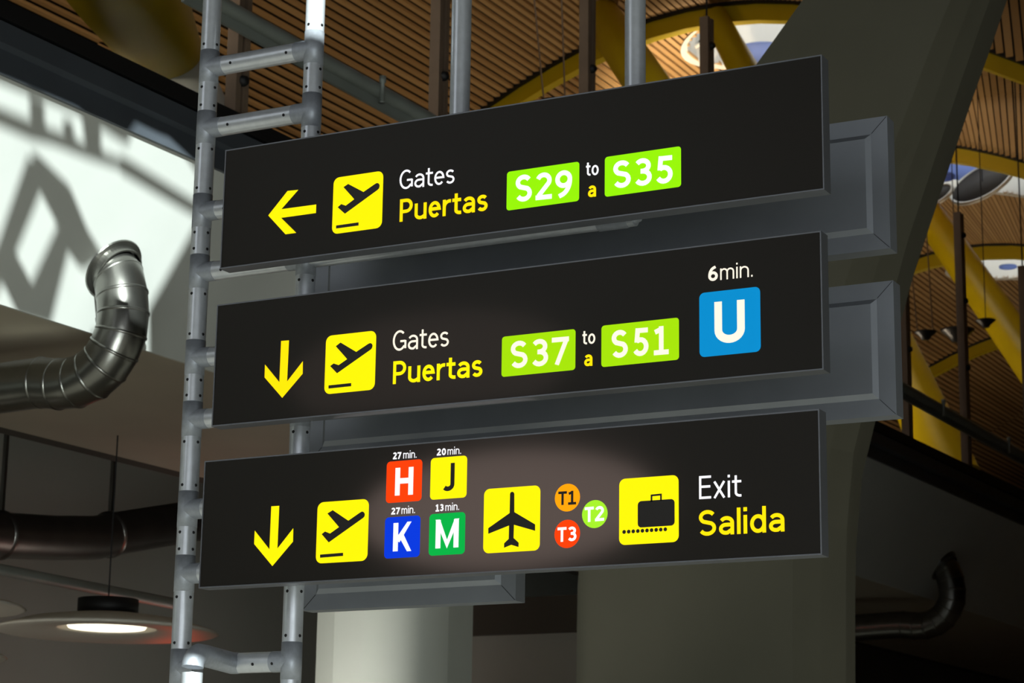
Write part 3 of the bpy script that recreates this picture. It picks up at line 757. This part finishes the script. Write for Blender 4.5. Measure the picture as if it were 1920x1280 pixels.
# ---- sign 2
t = signs[1]; a = (.3021, 380, 560); b = (.3646, 900, 480)
put(t, 'arrow', poly_mb(cr(*a, [(488,262),(537,258),(525,513),(623,387),(622,465),(495,615),(385,488),(388,408),(477,517)]), 1), E_Y2)
plane_sym(t, *a, [(768,230),(1080,198),(1068,565),(755,592)],
          [(858,272),(955,330),(1030,280),(1042,275),(1053,280),(1057,292),(1053,307),(1045,316),(836,463),(793,418),(815,402),(846,412),(899,375),(828,295)], None,
          [(783,538),(924,523),(924,543),(783,558)], E_Y)
txt(t, 'Gates', a, 1180, 327, 200, 1530, 295, .105, E_C, track=.07)
txt(t, 'Puertas', a, 1180, 531, 390, 1740, 482, .15, E_Y, track=.06)
s = put(t, 'gate_plate', rrect_mb(cr(*b, [(115,415),(493,375),(490,585),(110,622)]), .04, 1), E_G2)
txt(t, 'S37', b, 155, 580, 440, 458, 555, .175, E_C, s, .10)
txt(t, 'to', b, 528, 456, 382, 594, 450, .135, E_C); txt(t, 'a', b, 537, 568, 485, 580, 564, .165, E_Y2)
s = put(t, 'gate_plate', rrect_mb(cr(*b, [(627,357),(1025,317),(1023,533),(623,571)]), .04, 1), E_G2)
txt(t, 'S51', b, 676, 527, 384, 972, 502, .175, E_C, s, .16)
txt(t, '6', b, 1174, 131, 55, 1226, 126, .19, E_C); txt(t, 'min.', b, 1236, 124, 42, 1405, 106, .10, E_C)
s = put(t, 'metro_square', rrect_mb(cr(*b, [(1130,190),(1443,157),(1443,492),(1128,520)]), .085, 1), E_B)
txt(t, 'U', b, 1205, 453, 237, 1367, 440, .19, E_C, s)
# ---- sign 3
t = signs[2]; a = (.25, 440, 820); b = (.35417, 880, 820)
put(t, 'arrow', poly_mb(cr(*a, [(276,516),(336,512),(322,832),(441,680),(439,780),(284,964),(147,798),(152,697),(262,838)]), 1), E_Y)
plane_sym(t, *a, [(625,487),(1010,460),(996,925),(608,944)],
          [(738,545),(855,624),(944,562),(958,555),(972,560),(979,574),(977,590),(968,602),(708,787),(655,725),(680,705),(718,720),(785,672),(698,570)], None,
          [(643,878),(816,864),(816,888),(643,902)], E_Y)
for ch, sq, m_, tx, tm, w_ in (('H', [(1143,182),(1409,163),(1403,475),(1135,492)], E_R, (1198,437,230,1345,428), E_W, .20),
                           ('J', [(1474,155),(1746,135),(1740,450),(1465,467)], E_Y, (1558,406,198,1652,398), MT['dark'], .165),
                           ('K', [(1130,602),(1396,582),(1388,893),(1122,910)], E_K, (1184,855,643,1327,847), E_W, .20),
                           ('M', [(1463,575),(1731,558),(1728,872),(1455,888)], E_M, (1503,833,622,1685,823), E_W, .20)):
    s = put(t, 'zone_square', rrect_mb(cr(*a, sq), .10, 1), m_)
    txt(t, ch, a, *tx, w_, tm, s)
for n_, c1, c2 in (('27', (1188,165,113,1252,161), (1266,159,100,1367,152)), ('20', (1517,137,85,1588,132), (1598,131,73,1701,123)),
                   ('27', (1175,579,528,1242,575), (1253,574,515,1355,567)), ('13', (1508,556,503,1570,551), (1582,551,492,1686,543))):
    txt(t, n_, a, *c1, .22, E_W, track=.08); txt(t, 'min.', a, *c2, .12, E_W, track=.10)
s = put(t, 'pictogram', rrect_mb(cr(*b, [(78,273),(376,253),(375,597),(75,614)]), .10, 1), E_Y)
put(t, 'plane_symbol', poly_mb(cr(*b, [(217,300),(220,291),(228,287),(236,290),(240,298),(240,395),(350,460),(350,494),(238,462),(236,532),(263,557),(262,580),(224,568),(185,584),(186,560),(210,537),(212,466),(102,510),(102,480),(215,400)]), 2), MT['dark'], s)
for tx, c, m_, q, tm in (('T1', (520,318,587), E_O, (472,359,287,567,353), MT['dark']), ('T2', (665,405,733), E_T, (612,449,370,715,440), E_W), ('T3', (519,510,587), E_R, (468,554,477,570,547), E_W)):
    s = put(t, 'terminal_disc', circ_mb(880 + c[0] * .35417, 820 + c[1] * .35417, 880 + c[2] * .35417, 1), m_)
    txt(t, tx, b, *q, .19, tm, s, .06)
s = put(t, 'pictogram', rrect_mb(cr(*b, [(793,220),(1108,198),(1110,552),(795,570)]), .10, 1), E_Y)
put(t, 'suitcase_symbol', rrect_mb(cr(*b, [(893,340),(1087,323),(1090,465),(893,478)]), .10, 2), MT['dark'], s)
q = cr(*b, [(966,340),(966,307),(1016,302),(1016,335)]); mb = MB()
hw = .006; pp = [P(x, y, 2) for x, y in q]; rb = ribbon([(v.x, v.z) for v in pp], hw)
vs = [V((x, YS - .0024, z)) for pr_ in rb for x, z in pr_]
put(t, 'suitcase_handle', mb.add(vs, [(2*i, 2*i+1, 2*i+3, 2*i+2) for i in range(len(rb) - 1)]), MT['dark'], s)
for i in range(10):
    x, y = 821 + (1039 - 821) * i / 9, 500 + (486 - 500) * i / 9
    put(t, 'roller_dot', circ_mb(880 + x * .35417, 820 + y * .35417, 880 + (x + 9.5) * .35417, 2), MT['dark'], s)
txt(t, 'Exit', b, 1217, 327, 205, 1442, 313, .105, E_W, track=.07)
txt(t, 'Salida', b, 1213, 523, 387, 1673, 497, .15, E_Y2, track=.06)
# lamp panels inside the sign boxes, behind the acrylic
for t, px, py, e in ((signs[2], 945, 955, .8), (signs[1], 800, 690, .12)):
    c_ = onY(px, py, YS)
    for rx, rz in ((.12, .16), (.2, .22), (.3, .28), (.42, .34), (.56, .40)):
        l = bpy.data.lights.new('box_lamp', 'AREA'); o = bpy.data.objects.new('box_lamp', l); C.objects.link(o)
        l.shape = 'ELLIPSE'; l.size = rx * 2; l.size_y = rz; l.energy = e * 1.5 * PI * PI * rx * rz / 2; l.color = (1, .88, .84)
        o.parent = t; o.location = V((c_.x, YS + .045, c_.z)) - ORG[t]; o.rotation_euler = (-PI / 2, 0, 0)
# ------------------------------------------------------------------ rear signs, seen from their backs
YR = 7.10
RS = [(-4.57, -2.232, 4.180, 3.700), (-4.57, -2.226, 3.585, 3.115), (-4.575, -3.665, 3.0, 2.548)]
RL = ['grey back of the rear sign showing past the top sign at right', 'grey back of the rear sign showing past the middle sign at right', 'short grey back of the rear sign under the bottom sign']
for (x0, x1, z1s, z0s), lab in zip(RS, RL):
    t = thing('rear_sign', ((x0 + x1) / 2, YR, z0s), lab, 'sign', 'backs of the rear signs')
    mesh_obj('casing', ring_mb(x0, x1, z0s, z1s, .062, YR, YR + .075), MT['back'], t)
    i0, i1, j0, j1 = x0 + .060, x1 - .060, z0s + .060, z1s - .060
    b_ = .018; yb = YR - .014
    vs = [(i0, YR, j0), (i1, YR, j0), (i1, YR, j1), (i0, YR, j1), (i0 + b_, yb, j0 + b_), (i1 - b_, yb, j0 + b_), (i1 - b_, yb, j1 - b_), (i0 + b_, yb, j1 - b_)]
    mesh_obj('back_tray', MB().add(vs, [(4, 5, 6, 7), (0, 1, 5, 4), (1, 2, 6, 5), (2, 3, 7, 6), (3, 0, 4, 7)]), MT['back'], t)
    g_ = MB()
    for (cx, cz, sx, sz) in ((x1, z0s, -1, 1), (x1, z1s, -1, -1), (x0, z0s, 1, 1), (x0, z1s, 1, -1)):
        g_.bar((cx + sx * .003, YR, cz + sz * .003), (cx + sx * .058, YR, cz + sz * .058), .0016, .003, (0, 1, 0))
    mesh_obj('mitre_seam', g_, MT['screw'], t)
    mesh_obj('front_panel', MB().box((x0 + .006, YR + .07, z0s + .006), (x1 - .006, YR + .078, z1s - .006)), MT['dark'], t)
    for xx in (x0 + .35, max(x0 + .7, x1 - .95)):
        for zz in (z0s + .25, z1s - .16): mesh_obj('bracket', MB().box((xx - .04, YT + RTB - .004, zz - .03), (xx + .04, YR - .02, zz + .03)), MT['collar'], t)

# ================================================================== added fill lamps and the red neon
def spot(name, o, d, e, col, ang=110, size=.15, parent=None):
    l = bpy.data.lights.new(name, 'SPOT'); ob = bpy.data.objects.new(name, l); C.objects.link(ob)
    l.energy = e; l.color = col; l.spot_size = math.radians(ang); l.spot_blend = .6; l.shadow_soft_size = size
    ob.location = o; ob.rotation_euler = (-V(d)).to_track_quat('Z', 'Y').to_euler()
WARM = (1, .84, .62)
for xx, yy, e in ((-13.5, 16, 150), (-13.5, 24, 240), (-13.5, 34, 420), (-10.5, 41, 320), (-13.5, 46, 200), (-13.5, 54, 150)):
    spot('ceiling_fill', V((xx, yy, 7.3)), (.06, .12, 1), e, WARM, 150, .25)  # fill lights added along the mezzanine to brighten the slatted ceiling
spot('tree_fill', V((-9.6, 8.5, 7.6)), (-.36, .82, .2), 420, (1, .9, .75), 80, .2)  # fill added to brighten the yellow arm
spot('ceiling_fill', PODS[4][0] + V((.5, 3.2, -.5)), (.15, .45, 1), 480, WARM, 130)  # fill added beyond the arch, lights the slats but not the arch face
for tt, e in ((1, 70), (9, 60)):
    spot('recess_fill', S(tt, 3.8, 1.6), SD * .6 + V((0, 0, .8)), e, (1, .95, .86), 160, .4)  # fill added below the frame to lift the dark recess
q = onY(600, 1300, YC)
spot('column_fill', V((XB - .12, YC - 1.4, q.z - .5)), V((.2, 1.4, .9)), 75, (1, 1, .94), 80, .1)  # fill added for the bright strip on the pale column
# red shop neon below the mezzanine, under the picture
l = bpy.data.lights.new('red_neon', 'POINT'); o = bpy.data.objects.new('red_neon', l); C.objects.link(o)
p = onS(330, 1330, 4.6); o.location = p; l.energy = 10; l.color = (1, .08, .02); l.shadow_soft_size = .3
